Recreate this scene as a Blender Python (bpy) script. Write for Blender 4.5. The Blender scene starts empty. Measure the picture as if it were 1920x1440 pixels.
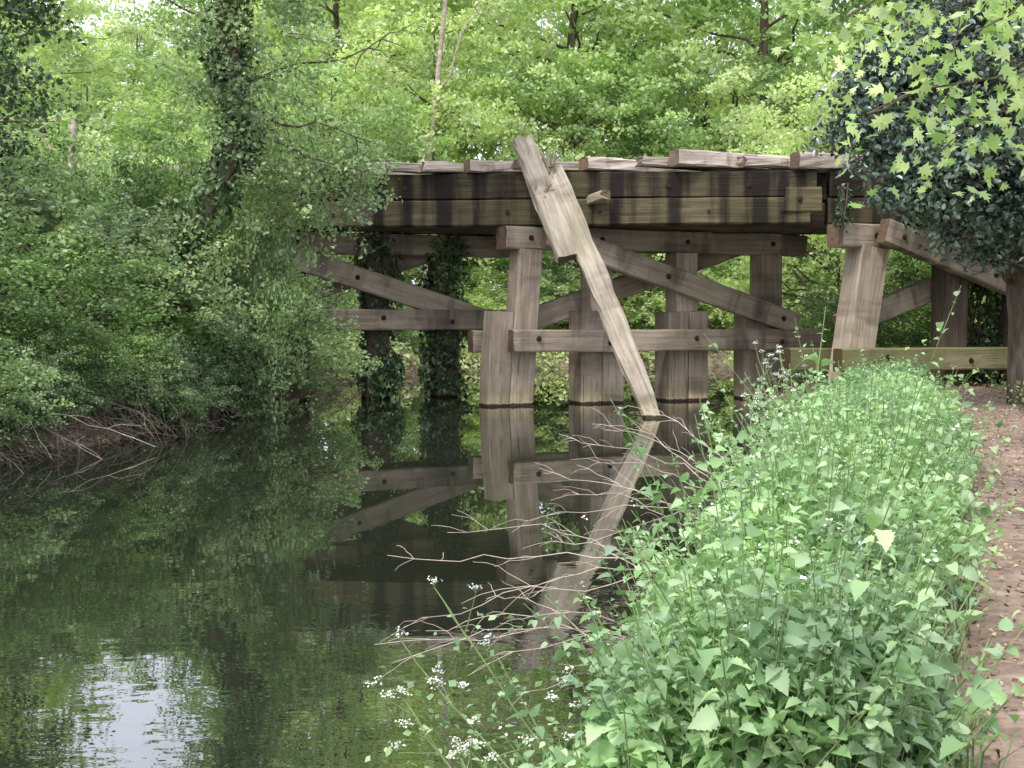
import bpy, math, random
import numpy as np
from mathutils import Matrix, Vector
rng=np.random.default_rng(11); random.seed(11)
sc=bpy.context.scene
COL=sc.collection
sc.view_settings.view_transform='Standard'; sc.view_settings.look='None'; sc.view_settings.exposure=0
WM={}
# ------------------------------------------------------------ mesh helpers
class Geo:
    def __init__(s): s.V=[]; s.n=0; s.P=[]
    def add(s,V,polys,mat=0):
        V=np.asarray(V,float)
        for p in polys: s.P.append((np.asarray(p,int)+s.n,mat))
        s.V.append(V); s.n+=len(V)
    def mesh(s,name,mats,smooth=True):
        V=np.concatenate(s.V); me=bpy.data.meshes.new(name)
        loops=np.concatenate([p.ravel() for p,_ in s.P])
        tot=np.concatenate([np.full(len(p),p.shape[1]) for p,_ in s.P])
        mi=np.concatenate([np.full(len(p),m) for p,m in s.P])
        st=np.concatenate([[0],np.cumsum(tot)[:-1]])
        me.vertices.add(len(V)); me.vertices.foreach_set('co',V.astype(np.float32).ravel())
        me.loops.add(len(loops)); me.loops.foreach_set('vertex_index',loops.astype(np.int32))
        me.polygons.add(len(tot)); me.polygons.foreach_set('loop_start',st.astype(np.int32))
        me.polygons.foreach_set('material_index',mi.astype(np.int32))
        me.polygons.foreach_set('use_smooth',np.full(len(tot),smooth))
        me.update(calc_edges=True)
        for m in mats: me.materials.append(m)
        return me
def obj(name,me,W=None,parent=None):
    o=bpy.data.objects.new(name,me); COL.objects.link(o)
    W=W or Matrix.Identity(4)
    if parent is not None:
        o.parent=parent; o.matrix_basis=WM[parent].inverted()@W
    else: o.matrix_basis=W
    WM[o]=W
    return o
def top(o,label,category,group=None,kind=None):
    o['label']=label; o['category']=category
    if group: o['group']=group
    if kind: o['kind']=kind
    return o
def empty(name,loc,parent=None,rz=0,s=1):
    sc_=s if hasattr(s,'__len__') else (s,s,s)
    W=Matrix.Translation(loc)@Matrix.Rotation(rz,4,'Z')@Matrix.Diagonal((*sc_,1))
    e=obj(name,None,W,parent); e.empty_display_size=.2; return e
def tube(pts,rad,sides=6):
    pts=np.asarray(pts,float); n=len(pts)
    rad=np.broadcast_to(rad,(n,))
    T=np.gradient(pts,axis=0); T/=np.linalg.norm(T,axis=1)[:,None]+1e-9
    ref=np.array([0,0,1.]) if abs(T[:,2]).mean()<.8 else np.array([1.,0,0])
    A=np.cross(T,ref); A/=np.linalg.norm(A,axis=1)[:,None]+1e-9
    B=np.cross(T,A)
    a=np.linspace(0,2*np.pi,sides,endpoint=False)
    V=pts[:,None,:]+rad[:,None,None]*(np.cos(a)[None,:,None]*A[:,None,:]+np.sin(a)[None,:,None]*B[:,None,:])
    i=np.arange(n-1)[:,None]*sides; j=np.arange(sides)[None,:]; k=(j+1)%sides
    Q=np.stack([i+j,i+k,i+sides+k,i+sides+j],-1).reshape(-1,4)
    return V.reshape(-1,3),[Q]
def curve(a,b,n=7,wob=.1,sag=0):
    a=np.array(a,float);b=np.array(b,float);t=np.linspace(0,1,n)[:,None]
    L=np.linalg.norm(b-a); P=a+(b-a)*t
    off=np.cumsum(rng.normal(0,1,(n,3)),axis=0); off-=off[0]+(off[-1]-off[0])*t
    P+=off*wob*L/np.sqrt(n)*.6
    P[:,2]+=sag*4*t[:,0]*(1-t[:,0])*L
    return P
def norm(v): return v/(np.linalg.norm(v,axis=-1,keepdims=True)+1e-9)
def leaf_tpl(us,vs,droop=.15,fold=.12):
    n=len(us); us=np.array(us);vs=np.array(vs)
    w=-droop*vs**2
    mid=np.stack([0*us,vs,w],1); r=np.stack([us,vs,w+fold*us*2],1); l=np.stack([-us,vs,w+fold*us*2],1)
    V=np.concatenate([mid,r,l]); i=np.arange(n-1)
    return V,[np.stack([i,n+i,n+i+1,i+1],1),np.stack([i,i+1,2*n+i+1,2*n+i],1)]
L4=(np.array([[0,0,0],[.34,.45,.07],[0,1,-.1],[-.34,.45,.07]]),[np.array([[0,1,2],[0,2,3]])])
L_IVY=(np.array([[0,0,0],[.42,-.05,.05],[.3,.4,0],[0,1,-.1],[-.3,.4,0],[-.42,-.05,.05]]),[np.array([[0,1,2],[0,2,3],[0,3,4],[0,4,5]])])
L_NET=leaf_tpl([.03,.33,.28,.41,.31,.39,.27,.31,.19,.21,.09,.1,.0],[0,.05,.16,.20,.34,.38,.51,.55,.68,.72,.83,.86,1],.3,.2)
L_NETS=leaf_tpl([.04,.38,.36,.2,.0],[0,.15,.42,.72,1],.3,.2)
L_HOLLY=leaf_tpl([.02,.26,.3,.24,.0],[0,.25,.5,.75,1],.1,.35)
def lobed():
    right=[(.08,.72),(.3,.78),(.2,.5),(.58,.62),(.3,.3),(.52,.14),(.2,.06),(.03,0)]
    per=[(0,1.0)]+right+[(-x,y) for x,y in right[::-1]]
    V=[(0,.32,-.04)]+[(x,y,-.35*y*y+.16*abs(x)) for x,y in per]
    n=len(per); F=[[0,1+i,1+(i+1)%n] for i in range(n)]
    return np.array(V),[np.array(F)]
L_LOB=lobed()
def leaves(P,size,tpl,bias=1.0,Dir=None,spread=1.0,wid=1.0):
    N=len(P); nr=norm(rng.normal(0,spread,(N,3))+np.array([0,0,bias]))
    if Dir is None: Dir=rng.normal(0,1,(N,3))
    Dir=Dir-nr*(Dir*nr).sum(1)[:,None]; Dir=norm(Dir); S=np.cross(Dir,nr)
    TV,TF=tpl; k=len(TV); size=np.broadcast_to(size,(N,))
    wd=wid*rng.uniform(.8,1.2,N)
    V=P[:,None,:]+size[:,None,None]*(TV[None,:,0:1]*wd[:,None,None]*S[:,None,:]+TV[None,:,1:2]*Dir[:,None,:]+TV[None,:,2:3]*nr[:,None,:])
    base=(np.arange(N)*k)[:,None,None]
    return V.reshape(-1,3),[(base+f[None]).reshape(-1,f.shape[1]) for f in TF]
# ------------------------------------------------------------ materials
def newmat(name):
    m=bpy.data.materials.new(name); m.use_nodes=True; nt=m.node_tree; nt.nodes.clear()
    out=nt.nodes.new('ShaderNodeOutputMaterial'); return m,nt,out
def N(nt,t,**k):
    n=nt.nodes.new('ShaderNode'+t)
    for a,b in k.items():
        if a[0]=='_': n.inputs[a[1:].replace('_',' ')].default_value=b
        else: setattr(n,a,b)
    return n
def ramp(nt,stops,fac=None):
    r=nt.nodes.new('ShaderNodeValToRGB'); e=r.color_ramp.elements
    while len(e)<len(stops): e.new(.5)
    for x,(p,c) in zip(e,stops): x.position=p; x.color=(*c,1) if len(c)==3 else c
    if fac is not None: nt.links.new(fac,r.inputs[0])
    return r
def mixc(nt,a,b,fac,mode='MIX'):
    m=nt.nodes.new('ShaderNodeMix'); m.data_type='RGBA'; m.blend_type=mode
    for sock,v in ((m.inputs[6],a),(m.inputs[7],b),(m.inputs[0],fac)):
        if hasattr(v,'is_output'): nt.links.new(v,sock)
        elif hasattr(v,'__len__'): sock.default_value=(*v,1)
        else: sock.default_value=v
    return m.outputs[2]
def leafmat(name,dark,mid,light,rough=.5,trans=.35,spec=.35,clump=1.2,amt=.55):
    m,nt,out=newmat(name); L=nt.links.new
    g=N(nt,'NewGeometry'); r=ramp(nt,[(0,dark),(.5,mid),(1,light)],g.outputs['Random Per Island'])
    nz=N(nt,'TexNoise',_Scale=clump,_Detail=2.0); L(g.outputs['Position'],nz.inputs['Vector'])
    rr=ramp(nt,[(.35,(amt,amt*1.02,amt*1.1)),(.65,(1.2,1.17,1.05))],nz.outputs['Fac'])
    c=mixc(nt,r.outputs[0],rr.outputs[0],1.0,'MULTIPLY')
    p=N(nt,'BsdfPrincipled',_Roughness=rough); p.inputs['Specular IOR Level'].default_value=spec
    L(c,p.inputs['Base Color'])
    if trans<=0: L(p.outputs[0],out.inputs[0]); return m
    tc=mixc(nt,c,(1.12,1.2,.82),1.0,'MULTIPLY')
    t=N(nt,'BsdfTranslucent'); L(tc,t.inputs['Color'])
    mx=N(nt,'MixShader'); mx.inputs[0].default_value=trans
    L(p.outputs[0],mx.inputs[1]); L(t.outputs[0],mx.inputs[2]); L(mx.outputs[0],out.inputs[0])
    return m
def simplemat(name,stops,scale=4,rough=.85,bump=.3,stretch=(1,1,1),spec=.2):
    m,nt,out=newmat(name); L=nt.links.new
    g=N(nt,'NewGeometry'); mp=N(nt,'Mapping'); mp.inputs['Scale'].default_value=stretch
    L(g.outputs['Position'],mp.inputs[0])
    nz=N(nt,'TexNoise',_Scale=scale,_Detail=8.0,_Roughness=.65); L(mp.outputs[0],nz.inputs['Vector'])
    r=ramp(nt,stops,nz.outputs['Fac'])
    n2=N(nt,'TexNoise',_Scale=scale*.13,_Detail=3.0); L(g.outputs['Position'],n2.inputs['Vector'])
    c=mixc(nt,r.outputs[0],ramp(nt,[(.35,(.72,.72,.72)),(.65,(1.12,1.12,1.12))],n2.outputs['Fac']).outputs[0],1.0,'MULTIPLY')
    p=N(nt,'BsdfPrincipled',_Roughness=rough); p.inputs['Specular IOR Level'].default_value=spec
    L(c,p.inputs['Base Color'])
    b=N(nt,'Bump',_Strength=bump,_Distance=.05); L(nz.outputs['Fac'],b.inputs['Height']); L(b.outputs[0],p.inputs['Normal'])
    L(p.outputs[0],out.inputs[0]); return m
def woodmat(name,cols,green=.0,stain=0,waterline=False,bright=1.0,drip=0,dth=.60,glo=.45):
    m,nt,out=newmat(name); L=nt.links.new
    tc=N(nt,'TexCoord'); oi=N(nt,'ObjectInfo'); g=N(nt,'NewGeometry')
    off=N(nt,'VectorMath',operation='SCALE'); off.inputs[0].default_value=(37,11,23); L(oi.outputs['Random'],off.inputs['Scale'])
    ad=N(nt,'VectorMath',operation='ADD'); L(tc.outputs['Object'],ad.inputs[0]); L(off.outputs[0],ad.inputs[1])
    def noise(sc3,scale,det=6.0,dist=0.0,src=None):
        mp=N(nt,'Mapping'); mp.inputs['Scale'].default_value=sc3; L(src or ad.outputs[0],mp.inputs[0])
        nz=N(nt,'TexNoise',_Scale=scale,_Detail=det,_Distortion=dist,_Roughness=.6); L(mp.outputs[0],nz.inputs['Vector']); return nz.outputs['Fac']
    grain=noise((.35,6,6),3,8,.6)
    c=ramp(nt,[(.25,cols[0]),(.5,cols[1]),(.76,cols[2])],grain).outputs[0]
    patch=noise((.7,1,1),1.6,4)
    c=mixc(nt,c,ramp(nt,[(.32,(.66,.65,.63)),(.62,(1.1,1.09,1.08))],patch).outputs[0],1.0,'MULTIPLY')
    crack=noise((.25,9,9),5,3,.3)
    c=mixc(nt,c,ramp(nt,[(.32,(.28,.25,.23)),(.38,(1,1,1))],crack).outputs[0],.7,'MULTIPLY')
    if green>0:
        gm=ramp(nt,[(glo,(0,0,0)),(glo+.23,(green,)*3)],noise((.5,1.5,1.5),1.1,5))
        c=mixc(nt,c,(.19,.185,.085) if drip==0 else (.11,.105,.045),gm.outputs[0])
    if stain>0:
        sm=ramp(nt,[(.52,(0,0,0)),(.66,(stain,)*3)],noise((1.5,.2,.4),1.5,3,.2))
        c=mixc(nt,c,(.05,.038,.03),sm.outputs[0])
    if drip>0:
        s0=noise((1.25,.0,.0),2.0,1,.0,g.outputs['Position'])
        s1=noise((5,.0,.5),2.0,4,.2,g.outputs['Position'])
        ma=N(nt,'Math',operation='MULTIPLY_ADD'); L(s1,ma.inputs[0]); ma.inputs[1].default_value=.3; L(s0,ma.inputs[2])
        sm=ramp(nt,[(dth+.02,(0,0,0)),(dth+.13,(drip,)*3)],ma.outputs[0])
        c=mixc(nt,c,(.014,.010,.009),sm.outputs[0])
    sx=N(nt,'SeparateXYZ'); L(tc.outputs['Normal'],sx.inputs[0])
    ab=N(nt,'Math',operation='ABSOLUTE'); L(sx.outputs[0],ab.inputs[0])
    er=ramp(nt,[(.7,(1,1,1)),(.9,(.42,.34,.3))],ab.outputs[0])
    c=mixc(nt,c,er.outputs[0],1.0,'MULTIPLY')
    if waterline:
        s2=N(nt,'SeparateXYZ'); L(g.outputs['Position'],s2.inputs[0])
        wn=N(nt,'Math',operation='MULTIPLY_ADD'); L(noise((.3,5,5),3,4),wn.inputs[0]); wn.inputs[1].default_value=-.055; L(s2.outputs[2],wn.inputs[2])
        wr=ramp(nt,[(.0,(.14,.12,.1)),(.012,(1.15,1.15,.98)),(.16,(.85,.87,.75)),(.3,(1,1,1))],wn.outputs[0])
        c=mixc(nt,c,wr.outputs[0],1.0,'MULTIPLY')
    br=N(nt,'MapRange'); L(oi.outputs['Random'],br.inputs[0]); br.inputs[3].default_value=.82*bright; br.inputs[4].default_value=1.16*bright
    hs=N(nt,'HueSaturation'); L(br.outputs[0],hs.inputs['Value']); L(c,hs.inputs['Color'])
    p=N(nt,'BsdfPrincipled',_Roughness=.82); p.inputs['Specular IOR Level'].default_value=.2
    L(hs.outputs[0],p.inputs['Base Color'])
    b=N(nt,'Bump',_Strength=.5,_Distance=.02); L(crack,b.inputs['Height'])
    b2=N(nt,'Bump',_Strength=.3,_Distance=.012); L(grain,b2.inputs['Height']); L(b.outputs[0],b2.inputs['Normal'])
    L(b2.outputs[0],p.inputs['Normal']); L(p.outputs[0],out.inputs[0]); return m
TAN=[(.27,.21,.155),(.42,.34,.265),(.56,.47,.385)]
M_wood=woodmat('weathered_timber',TAN,green=.12,stain=.5,waterline=True)
M_rail=woodmat('rail_timber',TAN,green=.25,stain=.65)
M_beam=woodmat('beam_timber',[(.055,.045,.028),(.115,.093,.055),(.19,.155,.095)],green=.5,stain=.3,drip=.9,dth=.60)
M_beamu=woodmat('upper_beam_timber',[(.04,.032,.022),(.08,.064,.038),(.14,.112,.068)],green=.4,stain=.4,drip=.92,dth=.56)
M_slp=woodmat('sleeper_timber',[(.36,.29,.24),(.55,.46,.39),(.70,.61,.54)],green=.05,stain=.85)
M_old=woodmat('grey_timber',[(.27,.22,.17),(.42,.36,.285),(.58,.52,.43)],green=.5,stain=.4,waterline=True)
M_dk=woodmat('dark_timber',[(.05,.04,.035),(.11,.085,.065),(.18,.14,.11)],green=.2,stain=.6,waterline=True)
M_mossy=woodmat('mossy_timber',TAN,green=.95,stain=.25,glo=.22)
M_bolt=simplemat('rusty_bolt',[(.3,(.02,.015,.012)),(.7,(.07,.04,.025))],20,.7)
M_bark=simplemat('bark',[(.3,(.05,.04,.03)),(.5,(.13,.10,.075)),(.7,(.24,.21,.16))],9,.9,.8,(1,1,.25))
M_pale=simplemat('pale_bark',[(.3,(.20,.15,.11)),(.5,(.42,.35,.27)),(.7,(.6,.54,.46))],8,.85,.4,(1,1,2))
M_twig=simplemat('dead_twig',[(.3,(.50,.37,.31)),(.7,(.80,.66,.58))],9,.8)
M_rtwig=simplemat('bank_twig',[(.3,(.16,.11,.09)),(.7,(.46,.35,.29))],9,.85)
M_stem=simplemat('green_stem',[(.3,(.15,.24,.08)),(.7,(.32,.40,.18))],9,.6)
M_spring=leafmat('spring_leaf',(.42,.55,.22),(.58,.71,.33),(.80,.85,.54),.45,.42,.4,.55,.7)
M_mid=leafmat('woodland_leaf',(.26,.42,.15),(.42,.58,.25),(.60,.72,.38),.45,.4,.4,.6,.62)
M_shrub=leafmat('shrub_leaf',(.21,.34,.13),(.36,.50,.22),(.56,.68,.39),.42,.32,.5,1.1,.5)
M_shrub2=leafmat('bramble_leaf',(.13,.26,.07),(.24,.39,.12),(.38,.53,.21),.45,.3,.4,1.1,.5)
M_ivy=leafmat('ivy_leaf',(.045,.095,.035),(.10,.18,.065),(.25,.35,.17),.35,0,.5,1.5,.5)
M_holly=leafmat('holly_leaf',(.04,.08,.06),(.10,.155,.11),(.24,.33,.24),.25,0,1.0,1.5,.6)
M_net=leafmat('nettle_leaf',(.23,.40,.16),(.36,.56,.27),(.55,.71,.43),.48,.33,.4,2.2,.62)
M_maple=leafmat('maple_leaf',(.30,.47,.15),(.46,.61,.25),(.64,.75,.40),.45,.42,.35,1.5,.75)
M_lit=leafmat('leaf_litter',(.16,.10,.07),(.34,.24,.16),(.55,.44,.28),.8,0,.2,2,.6)
M_white=leafmat('white_petal',(.66,.68,.6),(.78,.8,.74),(.86,.87,.83),.6,0,.2,2,.9)
# ------------------------------------------------------------ terrain
LB=np.array([(-4.2,-12),(-4.5,0),(-4.5,8),(-4.4,10.9),(-3.7,13.9),(-3.7,16.5),(-3.5,19),(-3.1,23),(-2.6,26),(-.9,29),(3,31.5),(10,33.5),(26,35)])
RB=np.array([(-3.0,-12),(-.95,0),(-.05,3),(.5,4.5),(1.25,7),(2.35,11),(3.3,15),(3.9,18),(3.4,20.3),(3.9,22.3),(8,24.5),(14,26.5),(26,28)])
POLY=np.concatenate([LB,RB[::-1]])
def segd(x,y,L):
    d=np.full(x.shape,1e9)
    for a,b in zip(L[:-1],L[1:]):
        ab=b-a; t=np.clip(((x-a[0])*ab[0]+(y-a[1])*ab[1])/(ab@ab),0,1)
        d=np.minimum(d,np.hypot(x-a[0]-t*ab[0],y-a[1]-t*ab[1]))
    return d
def inside(x,y):
    c=np.zeros(x.shape,bool); P=POLY; j=len(P)-1
    for i in range(len(P)):
        xi,yi=P[i];xj,yj=P[j]
        if yi!=yj: c^=((yi>y)!=(yj>y))&(x<(xj-xi)*(y-yi)/(yj-yi)+xi)
        j=i
    return c
def sm(a,b,x): t=np.clip((x-a)/(b-a),0,1); return t*t*(3-2*t)
def wob(x,y): return .12*np.sin(1.9*x+.7*y)+.1*np.sin(2.7*y-1.1*x+1)+.06*np.sin(5.1*x+4.3*y)
def ground(x,y):
    x=np.asarray(x,float);y=np.asarray(y,float)
    dl=segd(x,y,LB); dr=segd(x,y,RB); ins=inside(x,y)
    e=wob(x,y)*.7
    left=dl<dr
    zl=-.12+.5*sm(-.1,.9,dl+e)+.12*np.clip(dl-1,0,8)+.03*np.clip(dl-9,0,60)+.06*wob(x*.6,y*.6)*np.clip(dl,0,2)
    zr=-.12+.37*sm(-.1,.75,dr+e*.5)+.05*np.clip(dr-6,0,40)
    z=np.where(left,zl,zr)
    zin=-.12-.9*sm(0,1.2,np.minimum(dl,dr))
    return np.where(ins,zin,z)
def gz(x,y): return float(ground(np.array([x]),np.array([y]))[0])
def axis(lo,hi,f0,f1,step,g=1.25):
    a=list(np.arange(f0,f1,step)); s=step; v=a[-1]
    while v<hi: s*=g; v+=s; a.append(v)
    s=step; v=f0; pre=[]
    while v>lo: s*=g; v-=s; pre.append(v)
    return np.array(pre[::-1]+a)
gx=axis(-400,400,-9,10,.16); gy=axis(-60,600,1,32,.16)
X,Y=np.meshgrid(gx,gy); Z=ground(X,Y)
g=Geo(); nx=len(gx); i=np.arange(len(gy)-1)[:,None]*nx; j=np.arange(nx-1)[None]
g.add(np.stack([X,Y,Z],-1).reshape(-1,3),[np.stack([i+j,i+j+1,i+nx+j+1,i+nx+j],-1).reshape(-1,4)])
M_ground=simplemat('earth',[(.3,(.07,.05,.035)),(.45,(.17,.125,.095)),(.58,(.26,.21,.15)),(.68,(.15,.20,.08))],7,.95,.9)
o=obj('ground',g.mesh('ground',[M_ground])); top(o,'dark earth river banks covered with leaf litter','ground',kind='structure')
# water
m,nt,out=newmat('river_water'); L=nt.links.new
ge=N(nt,'NewGeometry'); mp=N(nt,'Mapping'); mp.inputs['Scale'].default_value=(1,1.6,1); L(ge.outputs['Position'],mp.inputs[0])
nz=N(nt,'TexNoise',_Scale=3.0,_Detail=3.0,_Roughness=.5); L(mp.outputs[0],nz.inputs['Vector'])
sy=N(nt,'SeparateXYZ'); L(ge.outputs['Position'],sy.inputs[0])
mr=N(nt,'MapRange'); L(sy.outputs[1],mr.inputs[0])
for q,v in ((1,3.5),(2,8.0),(3,.7),(4,.04)): mr.inputs[q].default_value=v
mu=N(nt,'Math',operation='MULTIPLY'); L(nz.outputs['Fac'],mu.inputs[0]); L(mr.outputs[0],mu.inputs[1])
b=N(nt,'Bump',_Strength=.12,_Distance=.02); L(mu.outputs[0],b.inputs['Height'])
p=N(nt,'BsdfPrincipled',_Roughness=.0,_IOR=2.6); p.inputs['Base Color'].default_value=(.018,.022,.013,1)
L(b.outputs[0],p.inputs['Normal']); L(p.outputs[0],out.inputs[0])
g=Geo(); wx=np.linspace(-8,28,10); wy=np.linspace(-12,37,12); X,Y=np.meshgrid(wx,wy); nx=10
i=np.arange(11)[:,None]*nx; j=np.arange(9)[None]
g.add(np.stack([X,Y,X*0],-1).reshape(-1,3),[np.stack([i+j,i+j+1,i+nx+j+1,i+nx+j],-1).reshape(-1,4)])
o=obj('water',g.mesh('water',[m])); top(o,'still dark river water reflecting trees and bridge','water',kind='structure')
# path
PL=np.array([(-.9,-3),(.05,0),(1.02,2.85),(1.5,4.2),(2.15,6),(3.1,8.6),(4.0,11.5),(4.95,14.5),(6.0,18),(6.8,23)])
def pw(y): return np.interp(y,[0,7,14,20],[1.15,1.05,.78,.75])
py=np.linspace(-3,23,120); pxl=np.interp(py,PL[:,1],PL[:,0]); W=8
wv=np.linspace(0,1,W)[None]; width=pw(py)+.15+.1*np.sin(py*1.3)
PX=pxl[:,None]-.12+.06*np.sin(py*2.3)[:,None]*(wv-.5)+wv*width[:,None]; PY=np.repeat(py[:,None],W,1)
PZ=ground(PX,PY)+.012; PZ+=.012*np.sin(PX*5+PY*2)*np.sin(PY*3)*np.sin(np.pi*wv)+.01*np.sin(np.pi*wv)
g=Geo(); i=np.arange(119)[:,None]*W; j=np.arange(W-1)[None]
g.add(np.stack([PX,PY,PZ],-1).reshape(-1,3),[np.stack([i+j,i+j+1,i+W+j+1,i+W+j],-1).reshape(-1,4)])
M_path=simplemat('path_dirt',[(.3,(.15,.10,.075)),(.45,(.26,.185,.14)),(.6,(.36,.265,.205)),(.75,(.48,.38,.31))],9,.95,.8)
o=obj('path',g.mesh('path',[M_path])); top(o,'bare brown earth footpath along the river bank','path',kind='structure')
# ------------------------------------------------------------ timber
def timber(name,a,b,w,h,mat,parent,ref=(0,0,1),bolts=(),face='-y',jag=0,amp=.005,taper=None):
    a=Vector(a);b=Vector(b); L=(b-a).length; x=(b-a).normalized()
    r=Vector(ref); y=r.cross(x).normalized(); z=x.cross(y)
    W=Matrix(((x.x,y.x,z.x,a.x),(x.y,y.y,z.y,a.y),(x.z,y.z,z.z,a.z),(0,0,0,1)))
    c=.018; hw=w/2;hh=h/2
    sec=[]
    for (p,q) in [((-hw,-hh+c),(-hw,hh-c)),((-hw+c,hh),(hw-c,hh)),((hw,hh-c),(hw,-hh+c)),((hw-c,-hh),(-hw+c,-hh))]:
        for t in (0,.33,.67,1): sec.append((p[0]+(q[0]-p[0])*t,p[1]+(q[1]-p[1])*t))
    sec=np.array(sec); ns=len(sec); n=max(3,int(L/.22))
    xs=np.linspace(0,L,n+1)
    warp=np.cumsum(rng.normal(0,amp*.5,(n+1,2)),axis=0)*.4
    V=np.zeros((n+1,ns,3)); V[:,:,0]=xs[:,None]
    tp_=np.interp(xs,[0,L*.28,L],[taper or 1,1,1])
    V[:,:,1:]=sec[None]*tp_[:,None,None]+rng.normal(0,amp*.5,(n+1,ns,2))+warp[:,None]
    V[0,:,0]+=rng.normal(0,.004,ns); V[-1,:,0]+=rng.normal(0,.004,ns)
    if jag:
        V[0,:,0]+=rng.uniform(-jag,jag,ns) if jag>0 else 0
        V[-1,:,0]-=np.abs(rng.normal(0,abs(jag)*.6,ns))
    g=Geo(); i=np.arange(n)[:,None]*ns; j=np.arange(ns)[None]; k=(j+1)%ns
    g.add(V.reshape(-1,3),[np.stack([i+j,i+ns+j,i+ns+k,i+k],-1).reshape(-1,4),np.arange(ns)[None,:],(n*ns+np.arange(ns))[None,::-1]])
    for s,off in bolts:
        sy=-1 if face=='-y' else 1
        t=np.linspace(0,2*np.pi,8,endpoint=False)
        for rr,d0,d1 in ((.04,0,.01),(.024,.01,.035)):
            R=np.stack([s+rr*np.cos(t),0*t,off+rr*np.sin(t)],1); A=R.copy();B=R.copy();A[:,1]=sy*(hw+d0-.004);B[:,1]=sy*(hw+d1)
            jj=np.arange(8);kk=(jj+1)%8
            g.add(np.concatenate([A,B]),[np.stack([jj,kk,8+kk,8+jj],1),(8+jj)[None]],1)
    me=g.mesh(name,[mat,M_bolt],smooth=False)
    return obj(name,me,W,parent)
cv=np.array([4.62,1.98]); cu=cv/np.linalg.norm(cv); nf=np.array([cu[1],-cu[0]])
du=np.array([.995,-.098])
bridge=empty('timber_bridge',(0,18,0)); top(bridge,'old weathered timber trestle bridge with sleeper deck across river','bridge')
CAPT=2.52
def bent(near,zrail,zbase,mats,t_posts,rail_rng,bats,rail_mat=None,label=None,pwid=None,first_splice=True,dark=False):
    near=np.array(near); tr=empty('trestle',(near[0],near[1],0),bridge)
    if label: tr['label']=label
    def P(s,z,off=0): q=near+cu*s+nf*off; return (q[0],q[1],z)
    timber('cap',P(0,CAPT-.16),P(5.05,CAPT-.16),.36,.315,mats,tr,bolts=[(s,0) for s in t_posts])
    H=CAPT-.32
    for k,s in enumerate(t_posts):
        bat=bats[k]; zj=1.33
        bz=lambda z: s+bat*(H-z)/(H-zbase)
        pm=M_dk if (dark and k) else mats
        timber('post',P(bz(zbase),zbase),P(s,H),.37,(pwid or .36) if k==0 else .36,pm,tr,ref=(cu[0],cu[1],0),bolts=[(1.6-zbase,0),(.5-zbase+.4,.02)])
        sl={0:[-.35] if first_splice else [],3:[-.33]}.get(k,[-.18,.18])
        if dark and k: sl=[]
        for q in sl:
            thick=.33 if k in (0,3) else .44
            zz=zj+random.uniform(-.05,.05)
            timber('post_splice',P(bz(zbase)+q,zbase),P(bz(zz)+q*.99,zz),thick,.34 if k==0 else .33,pm,tr,ref=(cu[0],cu[1],0),bolts=[(zj-zbase-.22,0),(.55-zbase,0)])
    rm=rail_mat or M_rail
    a,b=rail_rng
    timber('rail',P(a,zrail+.015,.345),P(b,zrail,.345),.2,.31,rm,tr,bolts=[(s-a,.03*(-1)**i) for i,s in enumerate(t_posts)])
    timber('rail',P(a-.33,zrail,-.345),P(b-.3,zrail,-.345),.2,.31,rm,tr)
    timber('brace',P(.55,2.42,.31),P(4.75,1.14,.31),.19,.33,M_rail,tr,bolts=[(.3,0),(2.0,0),(4.1,0)])
    timber('brace',P(.3,1.12,-.30),P(4.3,2.42,-.30),.19,.32,M_rail,tr)
    return tr
bent((-.15,18.05),.9,-.8,M_wood,[.38,1.5,2.92,4.42],(.0,5.15),[-.2,0,.02,.04],label='central trestle standing in the water with crossed braces')
bent((-4.72,18.5),1.2,-.7,M_wood,[.36,1.6,2.85,3.95],(.0,5.1),[-.15,0,0,.05],rail_mat=M_rail,label='ivy covered trestle on the overgrown bank',dark=True)
bent((4.40,17.5),.66,-.3,M_wood,[.55,2.0,3.2,4.62],(-.2,5.1),[-.40,0,0,.05],rail_mat=M_mossy,label='bank side trestle with mossy bottom rail',pwid=.46,first_splice=False,dark=True)
def D(s,c,z): q=np.array([.25,18.22])+du*s+cu*c; return (q[0],q[1],z)
for c,mt,mu_ in ((0,M_beam,M_beamu),(1.55,M_dk,M_dk),(2.9,M_dk,M_dk),(4.2,M_beam,M_beamu)):
    timber('deck_beam',D(-5.2,c,CAPT+.19),D(3.88,c,CAPT+.19),.34,.36,mt,bridge,bolts=[(s,0) for s in (2.4,4.9,6.2,7.7,8.7)] if c==0 else ())
    timber('deck_beam',D(-5.2,c+.05,CAPT+.565),D(3.92,c+.05,CAPT+.565),.345,.36,mu_,bridge,bolts=[(s,-.02) for s in (3.4,5.6,7.1,8.2)] if c==0 else ())
    timber('deck_beam',D(3.96,c+.2,CAPT+.19),D(9.5,c+.2,CAPT+.19),.34,.36,M_beamu,bridge)
    timber('deck_beam',D(3.98,c+.2,CAPT+.565),D(9.5,c+.2,CAPT+.565),.345,.37,M_beamu,bridge)
timber('corbel',D(3.74,-.24,CAPT+.34),D(4.2,-.2,CAPT+.34),.2,.34,M_beam,bridge,bolts=[(.2,0)])
ZS=CAPT+.755
s=-5.1; k=0
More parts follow.
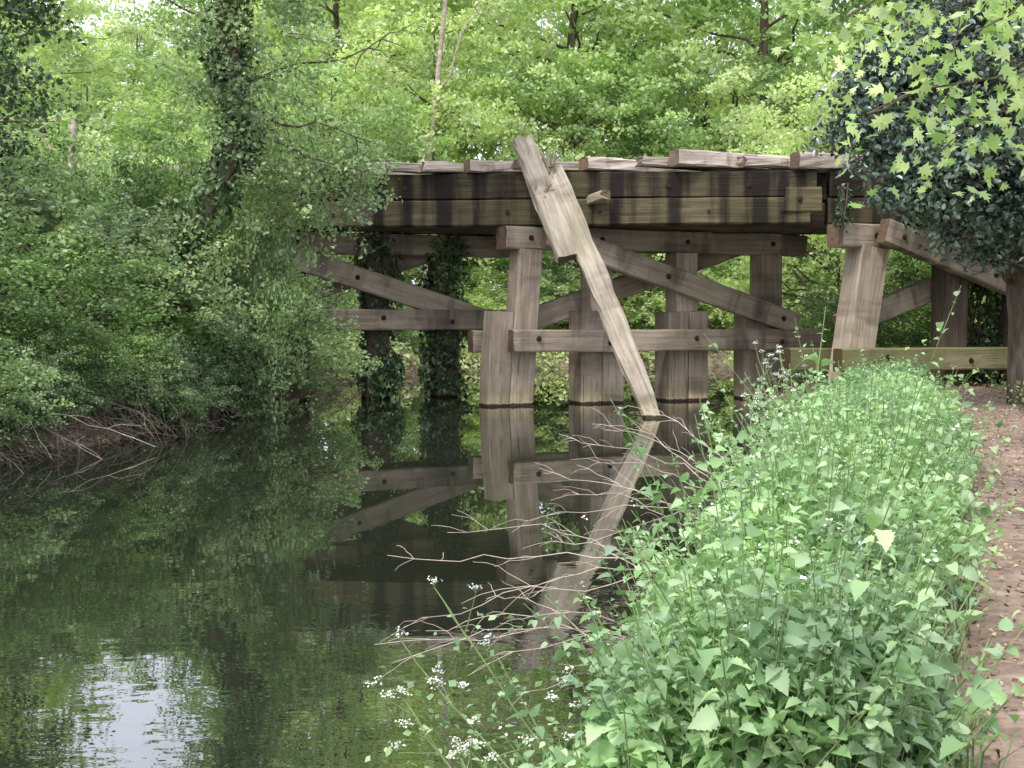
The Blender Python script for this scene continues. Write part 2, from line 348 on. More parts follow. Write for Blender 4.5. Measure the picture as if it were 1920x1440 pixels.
while s<9:
    hgt=random.choice([.13,.17,.21,.18]); wdt=random.uniform(.22,.30)
    st=D(s,0,0); ov=random.choice([-.55,-.28,-.42,-.2,-.36])
    ang=math.atan2(cu[1],cu[0])+random.uniform(-.05,.06)
    d=np.array([math.cos(ang),math.sin(ang)]); a=np.array(st[:2])+d*ov; b=np.array(st[:2])+d*(4.7+random.uniform(-.1,.2))
    tl=random.uniform(-.02,.07)
    timber('sleeper',(a[0],a[1],ZS+hgt/2+.004+max(0,tl)),(b[0],b[1],ZS+hgt/2+.004),wdt,hgt,M_slp,bridge,jag=.04 if k%2==0 else 0,amp=.012)
    s+=random.choice([.5,.62,.95,.8,.7]); k+=1
# broken leaning timbers
lb=empty('broken_timber',(1.8,15.7,0)); top(lb,'long split grey timber leaning from the bridge into the water','timber')
vref=(0.96,.2,.2)
timber('long_half',(1.86,15.6,-.30),(.53,17.72,3.32),.14,.28,M_old,lb,ref=vref,jag=.14,amp=.016,taper=.55)
timber('short_half',(.74,16.98,2.02),(.12,17.83,3.72),.16,.29,M_old,lb,ref=vref,jag=-.12,amp=.018)
g=Geo()
for k in range(30):
    a=np.array([.50,17.62,3.25])+rng.normal(0,.05,3); g.add(*tube(curve(a,a+np.array([rng.uniform(-.12,.08),.0,rng.uniform(.08,.25)]),3,.02),[.02,.012,.002],4))
for k in range(16):
    a=np.array([.44,17.4,2.9])+rng.normal(0,.05,3); g.add(*tube(curve(a,a+np.array([rng.uniform(-.06,.12),-.03,rng.uniform(-.05,.22)]),3,.02),[.02,.012,.002],4))
obj('splinters',g.mesh('splinters',[M_old],False),None,lb)
st_=empty('broken_timber',(1.15,17.7,2.85)); top(st_,'short snapped timber stub jutting from the bridge beam','timber')
timber('stub',(1.12,17.95,2.88),(1.30,17.68,2.93),.16,.13,M_old,st_,jag=.05)
# ------------------------------------------------------------ foliage things
def crown_pts(nc,per,rx,ry,rz,cr,flat=.4,shell=.45,zoff=0):
    d=norm(rng.normal(0,1,(nc,3))); r=rng.uniform(shell,1,nc)**.6
    lump=1+.25*np.sin(d[:,0]*4+1)*np.sin(d[:,2]*5)+.15*rng.normal(0,1,nc)
    Cn=d*(r*lump)[:,None]*np.array([rx,ry,rz])
    per_=rng.poisson(per,nc)+3
    idx=np.repeat(np.arange(nc),per_); off=rng.normal(0,1,(len(idx),3)); off*= (rng.uniform(.25,1,len(idx))/np.linalg.norm(off,axis=1))[:,None]
    sc_=rng.uniform(.6,1.3,nc)[idx]*cr
    off=off*sc_[:,None]*np.array([1,1,flat])
    P=Cn[idx]+off; P[:,2]-=.25*(off[:,0]**2+off[:,1]**2)/cr
    P[:,2]+=zoff; Cn=Cn.copy(); Cn[:,2]+=zoff
    return P,Cn
def sprays(g,n,c,rx,rz,L,per,w,mat=0,outw=.7,droop=.25):
    """arching leafy shoots leaving an ellipsoid; adds stems to g, returns leaf points"""
    out=[]
    for k in range(n):
        d=norm(rng.normal(0,1,3)+np.array([0,0,.25])); a=np.array(c)+d*np.array([rx,rx,rz])*rng.uniform(.55,.85)
        dd=norm(d*outw+rng.normal(0,.4,3)+np.array([0,0,.2])); ll=L*rng.uniform(.5,1.2)
        B=curve(a,a+dd*ll,7,.1,0); B[:,2]-=droop*ll*np.linspace(0,1,7)**2
        g.add(*tube(B,np.linspace(.007,.002,7),3),mat)
        t=rng.uniform(.1,1,per)*6; q=np.stack([np.interp(t,np.arange(7),B[:,e]) for e in range(3)],1)
        out.append(q+rng.normal(0,w,(per,3)))
    return np.concatenate(out)
def tree_meshes(name,h,rx,rz,zc,nc,per,cr,ls,lmat,bmat,tpl=L4,tr=.16,flat=.4,branches=30,twr=.02,zmin=.3,shoots=0,shl=.7,shp=40,shell=.45):
    P,Cn=crown_pts(nc,per,rx,rx,rz,cr,flat,zoff=zc,shell=shell)
    g=Geo(); n=12; T=curve((0,0,-.3),(rng.normal(0,.3),rng.normal(0,.3),h*.93),n,.05)
    rad=np.linspace(tr,tr*.12,n); rad[0]*=1.4; g.add(*tube(T,rad,9))
    if shoots: P=np.concatenate([P,sprays(g,shoots,(0,0,zc),rx,rz,shl,shp,shl*.06)])
    P=P[P[:,2]>zmin]
    g2=Geo(); g2.add(*leaves(P,rng.uniform(.6,1.25,len(P))*ls,tpl,bias=.9)); cm=g2.mesh(name+'_crown',[lmat])
    for c in Cn[rng.permutation(len(Cn))[:branches]]:
        z0=max(.5*min(1,h/4),min(c[2]-.3*np.hypot(c[0],c[1])-.3,h*.85)); f=np.clip((z0+.3)/(h*.93+.3),0,1)
        a=np.array([np.interp(f,np.linspace(0,1,n),T[:,q]) for q in range(3)])
        r0=np.interp(f,np.linspace(0,1,n),rad)*.45
        B=curve(a,c,8,.14,.06); g.add(*tube(B,np.linspace(r0,twr*.35,8),5))
        for q in range(3):
            e=B[rng.integers(3,8)]; g.add(*tube(curve(e,e+rng.normal(0,.5,3)*cr*1.4,5,.15),np.linspace(twr*.5,twr*.15,5),3))
    tm=g.mesh(name+'_trunk',[bmat])
    return tm,cm
def place(name,meshes,x,y,rz,s,label,cat,group,parts=('trunk','crown'),dz=0):
    z=max(gz(x,y),-.05)
    e=empty(name,(x,y,z+dz),None,rz,s); top(e,label,cat,group)
    for pn,me in zip(parts,meshes):
        o=bpy.data.objects.new(pn,me); COL.objects.link(o); o.parent=e
    return e
spr=[tree_meshes('spring%d'%i,15,4.2,6.2,8.2,360,75,.75,.175,M_mid if i==2 else M_spring,M_bark,tr=.2,branches=45) for i in range(3)]
low=[tree_meshes('low%d'%i,8,3.0,3.4,4.2,250,85,.5,.115,M_spring if i==0 else M_mid,M_bark,tr=.11,branches=40,shoots=40,shl=1.0,shp=40) for i in range(2)]
shr=[tree_meshes('shrub%d'%i,2.3,1.4,1.2,1.3,[230,230,230,200][i],[75,75,75,65][i],.24,[.062,.055,.07,.085][i],[M_shrub,M_shrub2,M_shrub,M_spring][i],M_bark,tr=.045,branches=50,flat=.6,twr=.012,zmin=.0,shoots=90,shl=.75,shp=42,shell=.3) for i in range(4)]
pos=[]
for d,step in ((35,5.5),(46,6.5),(60,8)):
    x=-.6*d
    while x<.6*d:
        xx=x+random.uniform(-1,1); dd=d+random.uniform(-2,2); pos.append((xx,dd)); x+=step
for k,(x,y) in enumerate(pos):
    r=x/y
    gap=-.43<r<-.19
    s=random.uniform(.9,1.2)
    sz=s*(y/38)*(.47 if gap else 1.0)
    if inside(np.array([x]),np.array([y]))[0]: continue
    place('woodland_tree',spr[k%3],x,y,random.uniform(0,6.28),(s,s,sz),'tall broadleaf tree in fresh spring leaf in dense woodland','tree','woodland trees beyond the river')
for k,(x,y,sz) in enumerate([(-27,74,1.10),(-24.5,70,1.08),(-21,73,1.16),(-17.5,75,1.16),(-14.5,72,1.25),(-31,72,1.25),(-23,80,1.25)]):
    place('woodland_tree',spr[k%2],x,y,k*1.3,(1.1,1.1,sz),'tall broadleaf tree in fresh spring leaf in dense woodland','tree','woodland trees beyond the river')
for k,(x,y,s) in enumerate([(-9,27,.5),(-4.2,29.5,.85),(-2.0,32.5,1.1),(1.8,34,1.1),(5.5,36,1.1),(9.5,37,1.1),(5.8,23.2,.8),(9.3,22.5,1.0),(12,29.5,1.2),(15,25,1.1),(-13.5,24,.9),(-16,30,1.0)]):
    place('young_tree',low[k%2],x,y,random.uniform(0,6.28),s,'low spreading young tree with layered light green leaves','tree','young trees on the far bank')
SH=[(-3.3,16.4,.95,.78,0),(-3.3,15.9,.62,1.2,0),(-4.3,17.3,.9,1.3,1),(-5.0,17.0,1.2,1.12,1),(-6.2,17.2,1.2,1.12,0),(-4.4,14.6,.95,.85,0),(-5.6,15.2,1.35,.95,2),(-5.0,13.2,1.0,.68,1),(-6.8,13.4,1.3,1.1,0),(-5.6,11.6,.95,.65,1),(-7.4,11.6,1.3,1.1,2),(-5.5,10.2,.8,.5,0),(-7.4,18.4,1.5,1.2,1),(-9,16,1.6,1.5,0),(-6.0,20.5,1.3,1.15,2),(-4.5,21.5,1.0,1.0,0),(-4.6,24,1.1,1.1,1),(-9.5,12.5,1.6,1.4,1),(-2.9,28.6,.8,.6,0),(-1.2,31.4,1.0,.6,3),(-6.6,9,1,.7,2),(-8.2,22.5,1.4,1.3,0),(-9,26,1.6,1.6,3),(-11,22,1.6,1.6,0),
 (-4.5,12.4,.55,.45,1),(-4.1,13.6,.5,.42,0),(-3.85,15.0,.5,.5,1),(-3.7,17.4,.45,.4,0),(-4.8,11.0,.55,.45,2),(-3.75,14.3,.4,.38,2),(-4.75,10.1,.5,.45,1),(-3.6,19.6,.4,.4,0),(-4.6,11.7,.4,.4,0)]
for k,(x,y,s,sz,q) in enumerate(SH):
    place('shrub',shr[q],x,y,random.uniform(0,6.28),(s,s,sz),'dense twiggy hawthorn shrub with small green leaves on river bank','shrub','shrubs along the overgrown river bank',('stem','foliage'))
for k,(x,y,s,sz,q) in enumerate([(5.4,20.6,.7,.6,0),(7.5,20.8,1.1,1.0,1),(10,20,1.2,1.3,0),(8.3,13.5,1.0,1.1,1),(9.5,17,1.1,1.2,2),(.8,33,1.3,.8,3),(3.5,33.8,1.3,.8,3),(6.3,34.5,1.4,.9,3),(9.4,35.5,1.5,1.0,3),(12.5,36,1.5,1.0,3),(2.2,37,1.8,1.5,3),(6,39,1.9,1.7,3),(10,40,1.9,1.7,3),(-2.5,36,1.8,1.5,3),(5.2,25.5,.6,.5,3),(7.6,26.2,.8,.6,3)]):
    place('shrub',shr[q],x,y,random.uniform(0,6.28),(s,s,sz),'leafy green shrub growing behind the timber bridge','shrub','shrubs behind the bridge',('stem','foliage'))
def ivy_col(name,path,rad,n,ls,label,cat='ivy'):
    path=np.array(path,float); T=np.linspace(0,1,len(path))
    nb=max(6,n//160); tb=rng.uniform(0,1,nb); thb=rng.uniform(0,6.28,nb); ib=rng.integers(0,nb,n)
    own=rng.uniform(0,1,n)<.3
    t=np.where(own,rng.uniform(0,1,n),np.clip(tb[ib]+rng.normal(0,.03,n),0,1)); th=np.where(own,rng.uniform(0,6.28,n),thb[ib]+rng.normal(0,.6,n))
    c=np.stack([np.interp(t,T,path[:,q]) for q in range(3)],1)
    r=rad*np.where(own,rng.uniform(.5,.9,n),rng.uniform(.6,1.4,n))
    P=c+np.stack([np.cos(th)*r,np.sin(th)*r,rng.normal(0,.08,n)],1)
    Dr=np.stack([np.cos(th)*.5,np.sin(th)*.5,-np.ones(n)],1)
    g=Geo()
    V,F=leaves(P,rng.uniform(.6,1.3,n)*ls,L_IVY,bias=.5,Dir=Dr+rng.normal(0,.4,(n,3))); g.add(V,F)
    for q in range(8):
        m_=len(path); off=rng.normal(0,rad*.3,(m_,3)); g.add(*tube(path+off,.012,4),1)
    o=obj(name,g.mesh(name,[M_ivy,M_bark]),None); return top(o,label,cat)
def single_tree(name,path,r0,limbs,mat,label,foli=None,tw=.35):
    e=empty(name,path[0]); top(e,label,'tree')
    g=Geo(); g.add(*tube(path,np.linspace(r0,r0*.5,len(path)),9))
    for a,b,r in limbs:
        B=curve(a,b,9,.14,.05); g.add(*tube(B,np.linspace(r,min(.006,r*.4),9),6))
        for q in range(6):
            s_=B[rng.integers(3,9)]; g.add(*tube(curve(s_,s_+rng.normal(0,tw,3),5,.2),np.linspace(min(.012,r*.5),.002,5),4))
    sets=[]
    if foli:
        sets=list(foli['sets'])
        for c,rx,rz,n_,L_,per,ls in foli.get('sprays',[]): sets.append((sprays(g,n_,c,rx,rz,L_,per,L_*.06),ls,L4))
    obj('trunk',g.mesh('trunk',[mat]),None,e)
    if foli:
        g=Geo()
        for P,ls,tpl in sets: g.add(*leaves(P,rng.uniform(.6,1.25,len(P))*ls,tpl,bias=foli.get('bias',.9)))
        obj('crown',g.mesh('crown',[foli['mat']]),None,e)
    return e
tp=[(-4.3,15.2,.3),(-4.1,15.1,1.5),(-3.5,15,2.6),(-3.1,15,3.4),(-3.3,15,4.6),(-3.4,15,6.5),(-3.2,15,9)]
P1,_=crown_pts(160,60,1.7,1.6,1.6,.45,.45,zoff=0); P1+=np.array([-2.9,15.3,8.2])
P2,_=crown_pts(85,40,1.0,.8,.5,.28,.55); P2+=np.array([-2.45,15.6,2.95])
P3,_=crown_pts(120,38,.85,.6,1.5,.26,.5); P3+=np.array([-3.0,14.7,4.5])
single_tree('ivy_clad_tree',tp,.13,[((-3.3,15,3.6),(-1.6,15.3,3.3),.022),((-3.3,15,3.9),(-1.3,15.6,4.5),.02),((-3.3,15,4.4),(-4.6,15,5.2),.02),((-3.2,15,3.3),(-1.6,15.0,2.9),.02),((-3.3,15,5),(-2.1,15,5.8),.02)],M_bark,'slender leaning tree trunk wrapped in dark ivy on bank',{'sets':[(P1,.08,L4),(P2,.062,L4),(P3,.062,L4)],'mat':M_shrub,'sprays':[((-2.4,15.7,2.9),.75,.5,75,.65,42,.062),((-3.0,14.9,4.5),.7,1.5,110,.8,42,.062)]},tw=.25)
ivy_col('ivy',tp,.23,6500,.075,'dark climbing ivy wrapped around a leaning tree trunk')
tp2=[(-5.9,13.8,.5),(-5.9,13.8,2),(-6.0,13.8,4),(-5.9,13.8,7)]
P1,_=crown_pts(220,60,1.0,1.2,2.0,.4,.5); P1+=np.array([-6.0,14,4.9])
single_tree('evergreen_tree',tp2,.10,[((-5.9,13.8,3),(-5.5,13.7,3.9),.04),((-5.8,13.8,4),(-6.8,13.8,5),.04)],M_bark,'dark evergreen tree with hanging foliage on the bank',{'sets':[(P1,.075,L4)],'mat':M_ivy})
def lp(near,s,z0,z1): q=np.array(near)+cu*s; return [(q[0],q[1],z0),(q[0],q[1],(z0+z1)/2),(q[0],q[1],z1)]
NL=(-4.72,18.5)
ivy_col('ivy',lp(NL,3.97,.12,2.5),.28,4200,.075,'ivy climbing a timber trestle post')
ivy_col('ivy',lp(NL,2.85,.12,2.6),.30,3000,.075,'patchy ivy on a trestle post beside shrubs')
ivy_col('ivy',[(4.42,17.2,3.0),(4.46,17.2,2.8),(4.42,17.2,2.55)],.09,200,.055,'trailing ivy hanging from the bridge beam')
ivy_col('ivy',[(6.75,18.8,.3),(6.8,18.8,1.5),(7.2,18.5,3.0)],.28,3000,.075,'ivy covering a trestle post near the path')
ivy_col('ivy',[(7.6,16.6,2.8),(7.0,16.9,3.2),(5.2,17.1,3.4)],.2,3000,.07,'ivy spreading over the bridge deck edge')
single_tree('birch_tree',[(-2.0,30,1),(-2.0,30,4.5),(-1.8,30,6),(-1.5,30,9),(-1.0,30,13)],.08,[((-1.9,30,5),(-3.4,30,7.5),.03),((-1.7,30,6.5),(-.3,30,9),.03)],M_pale,'slender bare pale trunked birch behind the bridge')
single_tree('birch_tree',[(-7.6,22,.9),(-7.6,22,3),(-7.45,22,4.6)],.1,[((-7.6,22,3.6),(-8.2,22,4.8),.04)],M_pale,'short pale broken birch trunk among shrubs')
tp3=[(5.75,14.4,.15),(5.7,14.3,1.2),(5.55,14.2,2.2),(5.3,14,3.2),(5.2,13.8,4.6),(5.2,13.7,6)]
Ph,_=crown_pts(270,62,1.75,1.4,1.7,.3,.75,.3); Ph+=np.array([5.35,13.6,4.1]); 
Pa,_=crown_pts(85,50,.95,.8,.55,.28,.75,.3); Pa+=np.array([4.85,13.5,2.65])
Pb,_=crown_pts(40,50,.5,.6,.6,.25,.75,.3); Pb+=np.array([5.5,13.6,2.2])
Pc,_=crown_pts(65,48,.75,.6,.75,.26,.75,.3); Pc+=np.array([4.2,13.6,3.45])
Pd,_=crown_pts(30,45,.5,.5,.35,.24,.75,.3); Pd+=np.array([4.4,13.5,2.65])
single_tree('holly_tree',tp3,.17,[((5.5,14.2,2.3),(4.3,13.5,3.2),.04),((5.3,14,3),(4.1,13.3,4.2),.04),((5.5,14.2,2.2),(4.5,13.4,2.6),.03),((5.6,14.3,1.6),(4.9,13.6,2.1),.03)],M_bark,'dark glossy holly tree overhanging the footpath by bridge',{'sets':[(Ph,.085,L_HOLLY),(Pa,.08,L_HOLLY),(Pb,.08,L_HOLLY),(Pc,.08,L_HOLLY),(Pd,.08,L_HOLLY)],'mat':M_holly,'bias':.7,'sprays':[((5.2,13.6,3.6),1.5,1.4,60,.6,30,.08),((4.2,13.6,3.3),.6,.7,40,.45,30,.075)]},tw=.2)
limbs=[((3.4,5.6,2.4),(1.4,5.1,2.05),.010),((3.4,5.6,2.7),(1.4,5.4,2.5),.010),((3.4,5.6,2.9),(1.75,4.9,2.65),.010),((3.4,5.6,2.5),(1.75,5.4,1.9),.008),((3.4,5.6,3),(2.0,5.9,2.95),.010),((3.4,5.6,2.6),(1.7,5.0,2.3),.008),((3.4,5.6,2.8),(1.7,6.4,2.6),.008)]
sets=[]
for a,b,r in limbs:
    a=np.array(a);b=np.array(b); t=rng.uniform(.3,1.06,170)[:,None]
    sets.append((a+(b-a)*t+rng.normal(0,.14,(170,3))*np.array([1,1,.7]),.062,L_LOB))
single_tree('maple_tree',[(3.6,5.6,.2),(3.5,5.6,1.5),(3.4,5.6,2.8),(3.4,5.7,4.5)],.09,limbs,M_bark,'maple branches with lobed light green leaves overhanging path',{'sets':sets,'mat':M_maple,'bias':.7},tw=.09)
# ------------------------------------------------------------ nettles
n=7600
y=2.3+(17.3-2.3)*rng.uniform(0,1,n)**1.35
lo=np.interp(y,[2.3,4.2,6],[.30,.20,.05]); a=np.interp(y,RB[:,1],RB[:,0])+lo; bb=np.interp(y,PL[:,1],PL[:,0])-.16+.07*np.sin(y*3.3)+.05*np.sin(y*7.7)
u=rng.uniform(0,1,n); x=a+(bb-a)*u
z=ground(x,y)
h=(.16+.42*sm(0,.55,u))*(1-.45*sm(.8,1,u))*rng.uniform(.55,1.18,n)
tall=rng.uniform(0,1,n)<.05; h=np.where(tall,h*1.3,h)
h*=1+.28*np.sin(x*3.1+y*1.7)*np.sin(y*2.3)+.12*np.sin(x*9+y*6)
h*=(1-.25*sm(4,2.3,y))*(1-.42*sm(7,13,y))
g=Geo(); lean=rng.normal(0,.15,(n,2))-np.array([.07,.0])*(u<.3)[:,None]
PP=[];DD=[];SS=[]
for lv in range(7):
    f=.3+.7*(lv+.4)/7
    for sd in range(4):
        th=sd*np.pi/2+lv*.8+rng.uniform(-.6,.6,n)+x*7
        P=np.stack([x+lean[:,0]*f*2*h,y+lean[:,1]*f*2*h,z+h*f+rng.normal(0,.018,n)],1)
        dr=np.stack([np.cos(th),np.sin(th),(.35 if lv>4 else -.15)+rng.normal(0,.25,n)],1)
        keep=rng.uniform(0,1,n)<(.5 if (lv<4 and sd>1) else .92)
        if lv<2: keep&=rng.uniform(0,1,n)<.5
        keep&= (f*h>.06)
        S=rng.uniform(.5,1.25,n)*(.046 if lv<4 else .041 if lv==4 else .033 if lv==5 else .022)
        PP.append((P+norm(dr)*(.012+.02*rng.uniform(0,1,(n,1)))*(7-lv)/5)[keep]);DD.append(dr[keep]);SS.append(S[keep])
PP=np.concatenate(PP);DD=np.concatenate(DD);SS=np.concatenate(SS)
nearm=PP[:,1]<5.5
g.add(*leaves(PP[nearm],SS[nearm],L_NET,bias=1.0,Dir=DD[nearm],spread=.5))
g.add(*leaves(PP[~nearm],SS[~nearm]*1.15,L_NETS,bias=1.0,Dir=DD[~nearm],spread=.5))
for k in range(n):
    if y[k]<7: g.add(*tube([(x[k],y[k],z[k]-.02),(x[k]+lean[k,0]*h[k],y[k]+lean[k,1]*h[k],z[k]+h[k]*.5),(x[k]+lean[k,0]*2*h[k],y[k]+lean[k,1]*2*h[k],z[k]+h[k])],[.0022,.0018,.0012],4),1)
o=obj('nettle_patch',g.mesh('nettle_patch',[M_net,M_stem])); top(o,'thick bed of pale green nettles and garlic mustard beside path','nettles',kind='stuff')
# tiny white garlic mustard flowers through the bed
sel=rng.permutation(n)[:420]; C0=np.stack([x[sel]+lean[sel,0]*2*h[sel],y[sel]+lean[sel,1]*2*h[sel],z[sel]+h[sel]+.02],1)
P=np.repeat(C0,6,0)+rng.normal(0,.007,(420*6,3))
g=Geo(); g.add(*leaves(P,.008,L4,bias=2,wid=1.4)); top(obj('small_flowers',g.mesh('small_flowers',[M_white])),'tiny white flowers dotted through the nettle bed','flowers',kind='stuff')
# grasses along bank edge
g=Geo(); n=3200; yy=2.4+14*rng.uniform(0,1,n)**1.4; side=rng.uniform(0,1,n)<.4
xx=np.where(side,np.interp(yy,RB[:,1],RB[:,0])+rng.uniform(.05,.4,n),np.interp(yy,PL[:,1],PL[:,0])-rng.uniform(-.04,.3,n)); zz=ground(xx,yy)
dz=rng.uniform(.06,.26,n); th=rng.uniform(0,6.28,n); B=np.stack([xx,yy,zz],1); sd_=np.stack([-np.sin(th),np.cos(th),0*th],1)*.003
tip1=B+np.stack([np.cos(th)*dz*.25,np.sin(th)*dz*.25,dz*.7],1); tip2=B+np.stack([np.cos(th)*dz*.7,np.sin(th)*dz*.7,dz],1)
V=np.stack([B-sd_,B+sd_,tip1+sd_*.8,tip1-sd_*.8,tip2],1).reshape(-1,3); q=np.arange(n)[:,None]*5
g.add(V,[q+np.array([[0,1,2,3]]),q+np.array([[3,2,4]])])
top(obj('grass',g.mesh('grass',[M_stem])),'thin grass blades along the nettle bed edges','grass',kind='stuff')
def cover(name,n,xr,yr,ls,hh,mat,label,tpl=L4,cond=None,cat='plants',mind=.25,th=-.6):
    x=rng.uniform(*xr,n);y=rng.uniform(*yr,n); k=~inside(x,y)
    dl=np.minimum(segd(x,y,LB),segd(x,y,RB)); k&=dl>mind
    k&=np.sin(x*1.3+y*.9)+np.sin(x*2.9-y*2.1)*.6+rng.normal(0,.5,n)>th
    if cond is not None: k&=cond(x,y)
    x=x[k];y=y[k]; z=ground(x,y)+rng.uniform(0,1,len(x))**.8*hh*(.6+.4*np.sin(x*2+y*3))
    g=Geo(); g.add(*leaves(np.stack([x,y,z],1),rng.uniform(.6,1.3,len(x))*ls,tpl,bias=1.2)); o=obj(name,g.mesh(name,[mat])); top(o,label,cat,kind='stuff')
onp=lambda x,y:(x<np.interp(y,PL[:,1],PL[:,0])-.02)|(x>np.interp(y,PL[:,1],PL[:,0])+1.0)
cover('undergrowth',90000,(-14,-3),(8,30),.07,.45,M_shrub,'low green undergrowth covering the far river bank',mind=.3,th=-1)
cover('undergrowth',120000,(-6,16),(19.5,40),.12,.5,M_spring,'bright spring undergrowth beyond the bridge',cond=onp,mind=.08,th=-1.1)
cover('undergrowth',26000,(2,12),(3,20),.055,.3,M_shrub,'low weeds along the edge of the path',cond=lambda x,y:(x>np.interp(y,PL[:,1],PL[:,0])+pw(y)-.05+.12*np.sin(y*2.1)))
def litter(n,f,label,ls=.04):
    x,y=f(n); k=~inside(x,y); x=x[k];y=y[k]
    g=Geo(); g.add(*leaves(np.stack([x,y,ground(x,y)+.03],1),rng.uniform(.5,1.5,len(x))*ls,L4,bias=2.5)); top(obj('fallen_leaves',g.mesh('fallen_leaves',[M_lit])),label,'leaves',kind='stuff')
def fpath(n):
    y=rng.uniform(1.5,20,n)**1.0; w=rng.uniform(0,1,n); w=np.where(rng.uniform(0,1,n)<.6,w**3,w); return np.interp(y,PL[:,1],PL[:,0])+w*1.3-.2,y
litter(11000,fpath,'scattered dry brown leaves lying on the path',.022)
def fbank(n):
    y=rng.uniform(9,30,n); return np.interp(y,LB[:,1],LB[:,0])-rng.uniform(0,1,n)**1.6*2.2,y
litter(22000,fbank,'dead brown leaf litter on the steep river bank')
litter(6000,lambda n:(rng.uniform(3,7,n),rng.uniform(18,23,n)),'leaf litter beneath the timber bridge')
g=Geo()
for k in range(950):
    yy=rng.uniform(9.5,28); xx=np.interp(yy,LB[:,1],LB[:,0])-rng.uniform(.0,.9); zz=gz(xx,yy)+rng.uniform(.05,.5)
    e=np.array([xx+rng.uniform(.1,.75),yy+rng.normal(0,.5),max(-.05,zz-rng.uniform(.2,.9))])
    g.add(*tube(curve((xx,yy,zz),e,6,.16,rng.uniform(-.05,.2)),np.linspace(rng.uniform(.003,.006),.0015,6),4))
top(obj('root_tangle',g.mesh('root_tangle',[M_rtwig])),'tangle of bare brown twigs and roots above waterline','twigs',kind='stuff')
def dead(root,tips,label,r=.0028,side=5):
    g=Geo(); root=np.array(root)
    for t in tips:
        t=np.array(t,float); L=np.linalg.norm(t-root)
        a=root+rng.normal(0,.06,3)*np.array([1,1,.5]); B=curve(a,t,12,.09,rng.uniform(.01,.10)); g.add(*tube(B,np.linspace(r,r*.4,12),5))
        for q in range(side):
            s_=rng.integers(4,11); d=norm(B[min(s_+1,11)]-B[s_-1])
            dd=norm(d+rng.normal(0,.4,3)); e=B[s_]+dd*rng.uniform(.12,.35)*L*.6; e[2]=max(e[2],.01)
            g.add(*tube(curve(B[s_],e,6,.12,.08),np.linspace(r*.5,r*.25,6),4))
    o=obj('dead_branch',g.mesh('dead_branch',[M_twig])); top(o,label,'branch','dead branches over the water')
dead((.72,5.6,.1),[(-.55,5.6,.20),(-.42,4.9,.05),(-.2,5.0,.12),(.05,6.2,.12),(-.3,5.9,.25)],'dry pinkish bramble stems arching over the water')
dead((.45,4.6,.08),[(-.5,4.6,.06),(-.15,4.3,.03),(-.4,4.2,.10),(-.1,5.0,.14),(.0,3.9,.05),(-.3,4.4,.16)],'bare dead twigs trailing into the water',.0023)
dead((1.35,7.6,.2),[(.5,8.0,.58),(.35,7.6,.4),(.6,8.6,.5),(.7,8.8,.6),(.4,6.6,.08),(.3,8.2,.5)],'thin dead stems fanning out from the nettle bank',.0034)
dead((1.05,6.5,.15),[(.2,6.6,.3),(.35,6.9,.45),(.3,6.0,.08),(.0,6.2,.2),(.15,7.0,.42)],'dry tangled stems leaning off the bank')
dead((-4.9,11.8,.5),[(-3.6,11.2,.0),(-3.3,11.8,.05),(-3.9,10.8,.05),(-4.2,11,.3)],'fallen bare branch dipping into water from bank',.006,4)
dead((3.3,20.6,.1),[(1.2,20.4,.06),(1.7,20.7,.12),(.6,20.2,.03),(2.2,20.1,.2)],'dark driftwood branches caught behind bridge posts',.02,4)
def parsley(x,y,h,lx,ly,nh,label,scale=1):
    z=max(gz(x,y),.0)
    e=empty('cow_parsley',(x,y,z)); top(e,label,'flower','cow parsley on the river bank')
    base=np.array([x,y,z]); tip=base+np.array([lx,ly,h])
    S=curve(base,tip,8,.05,0); g=Geo(); g.add(*tube(S,np.linspace(.0028,.0016,8)*scale,5)); heads=[]
    for k in range(nh):
        a=S[rng.integers(3,7)]; b=a+np.array([rng.normal(0,.15),rng.normal(0,.1),rng.uniform(.05,.25)])*max(.5,h)
        if k==0: b=tip
        g.add(*tube(curve(a,b,5,.06),np.linspace(.0018,.001,5)*scale,4)); heads.append(b)
    G=[]
    for b in heads:
        gg=Geo(); hs=rng.uniform(.6,1.15)*scale
        for q in range(8):
            th=q*2.4; rr=.022*math.sqrt(q/8+.05)*hs; c=b+np.array([rr*math.cos(th),rr*math.sin(th),.022-rr*.2+rng.normal(0,.004)]); gg.add(*tube([b,c],.0008,3),1)
            P=c+rng.normal(0,1,(4,3))*np.array([.0045,.0045,.003])*scale
            gg.add(*leaves(P,.0068*scale,L4,bias=2,wid=1.4))
        G.append(gg)
    PL_=S[rng.integers(1,6,50)]+rng.normal(0,.07,(50,3)); gl=Geo(); gl.add(*leaves(PL_,rng.uniform(.015,.035,50),L4,bias=1.2)); 
    obj('stem',g.mesh('stem',[M_stem]),None,e)
    for gg in G: obj('flower_head',gg.mesh('flower_head',[M_white,M_stem]),None,e)
    obj('foliage',gl.mesh('foliage',[M_net]),None,e)['kind']='stuff'
lbl='slender cow parsley with white flower heads above nettles'
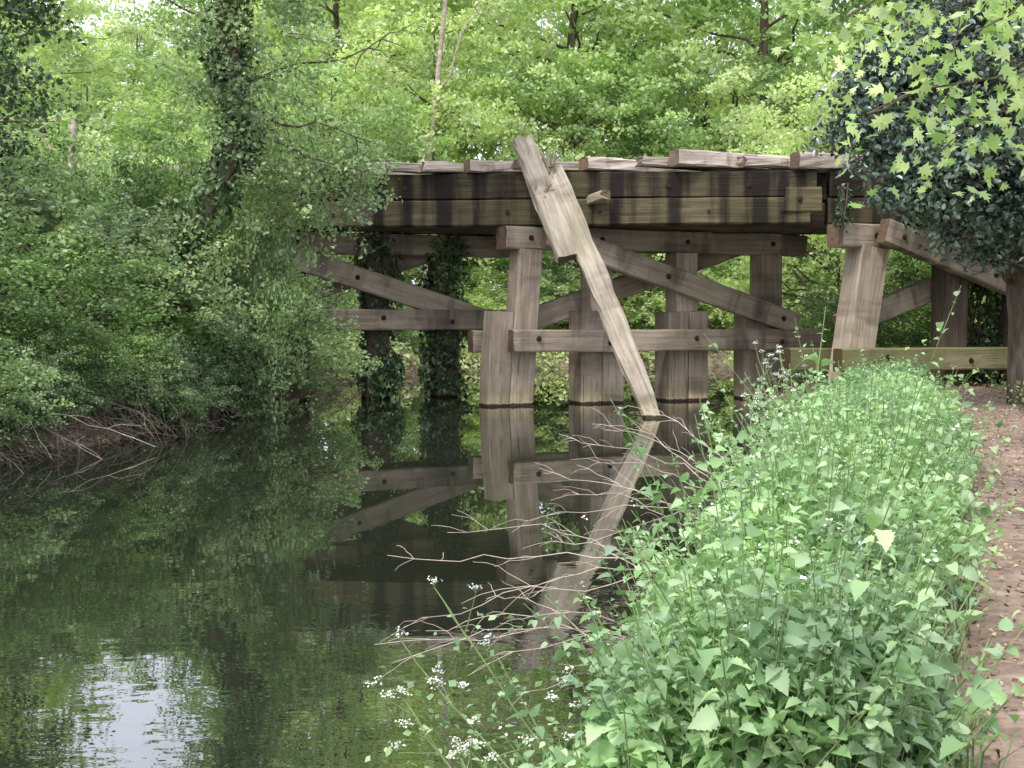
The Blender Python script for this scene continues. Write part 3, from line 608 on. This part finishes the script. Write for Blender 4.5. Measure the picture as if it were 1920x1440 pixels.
for a in [(-.05,3.05,.30,-.22,.1,5),(.05,3.3,.36,-.36,.2,5),(-.02,2.9,.20,-.10,.1,5),(.1,3.6,.42,-.34,.3,4),(.15,3.1,.3,-.05,0,4),(.05,3.1,.18,-.15,0,4),(2.25,10,.75,-.3,0,6),(2.1,9.6,.65,-.35,0,6),(2.4,10.6,.85,-.3,0,6),(2.0,9.0,.55,-.3,0,5),(2.6,11.2,.8,-.35,0,6),(1.9,8.2,.6,-.25,0,5),(1.35,6.4,.62,-.1,0,4),(.9,4.2,.55,0,0,3),(1.0,4.6,.6,.1,0,3),(.6,3.2,.42,0,0,3),(.75,3.3,.45,.05,0,3),(3.3,14,.7,-.1,0,5),(4.0,14.6,.55,0,0,4),(.5,3.0,.4,-.05,0,3),(1.3,5.2,.6,-.1,0,4),(2.5,11.6,1.0,-.3,0,6),(2.7,12,.95,-.2,0,6),(2.3,10.3,.95,-.15,0,6)]:
    parsley(*a,lbl,1.0 if a[1]<6 else 1.5)
# ------------------------------------------------------------ light, world, camera
sd=Vector((-.45,-.75,1.25)).normalized()
w=bpy.data.worlds.new('World'); sc.world=w; w.use_nodes=True; nt=w.node_tree; L=nt.links.new
sky=nt.nodes.new('ShaderNodeTexSky'); sky.sky_type='NISHITA'; sky.sun_disc=False
sky.sun_elevation=math.asin(sd.z); sky.sun_rotation=math.atan2(sd.x,sd.y); sky.dust_density=3
tc=nt.nodes.new('ShaderNodeTexCoord'); nz=nt.nodes.new('ShaderNodeTexNoise'); nz.inputs['Scale'].default_value=3; nz.inputs['Detail'].default_value=5
L(tc.outputs['Generated'],nz.inputs['Vector'])
cr=ramp(nt,[(.35,(.5,)*3),(.6,(.97,)*3)],nz.outputs['Fac'])
cl=mixc(nt,sky.outputs[0],(12.6,13.3,15.4),cr.outputs[0])
bg=nt.nodes['Background']; L(cl,bg.inputs[0]); bg.inputs[1].default_value=.15
l=bpy.data.lights.new('sun','SUN'); l.energy=2.7; l.angle=math.radians(12); l.color=(1,.95,.86)
o=bpy.data.objects.new('sun',l); COL.objects.link(o); o.matrix_basis=(-sd).to_track_quat('-Z','Y').to_matrix().to_4x4()
cam=bpy.data.cameras.new('camera'); co=bpy.data.objects.new('camera',cam); COL.objects.link(co)
cam.sensor_width=36; cam.lens=36*2400/1920; cam.clip_end=2000; cam.clip_start=.05
co.location=(0,0,1.25); co.rotation_euler=(math.radians(90-3.0),0,0)
sc.camera=co
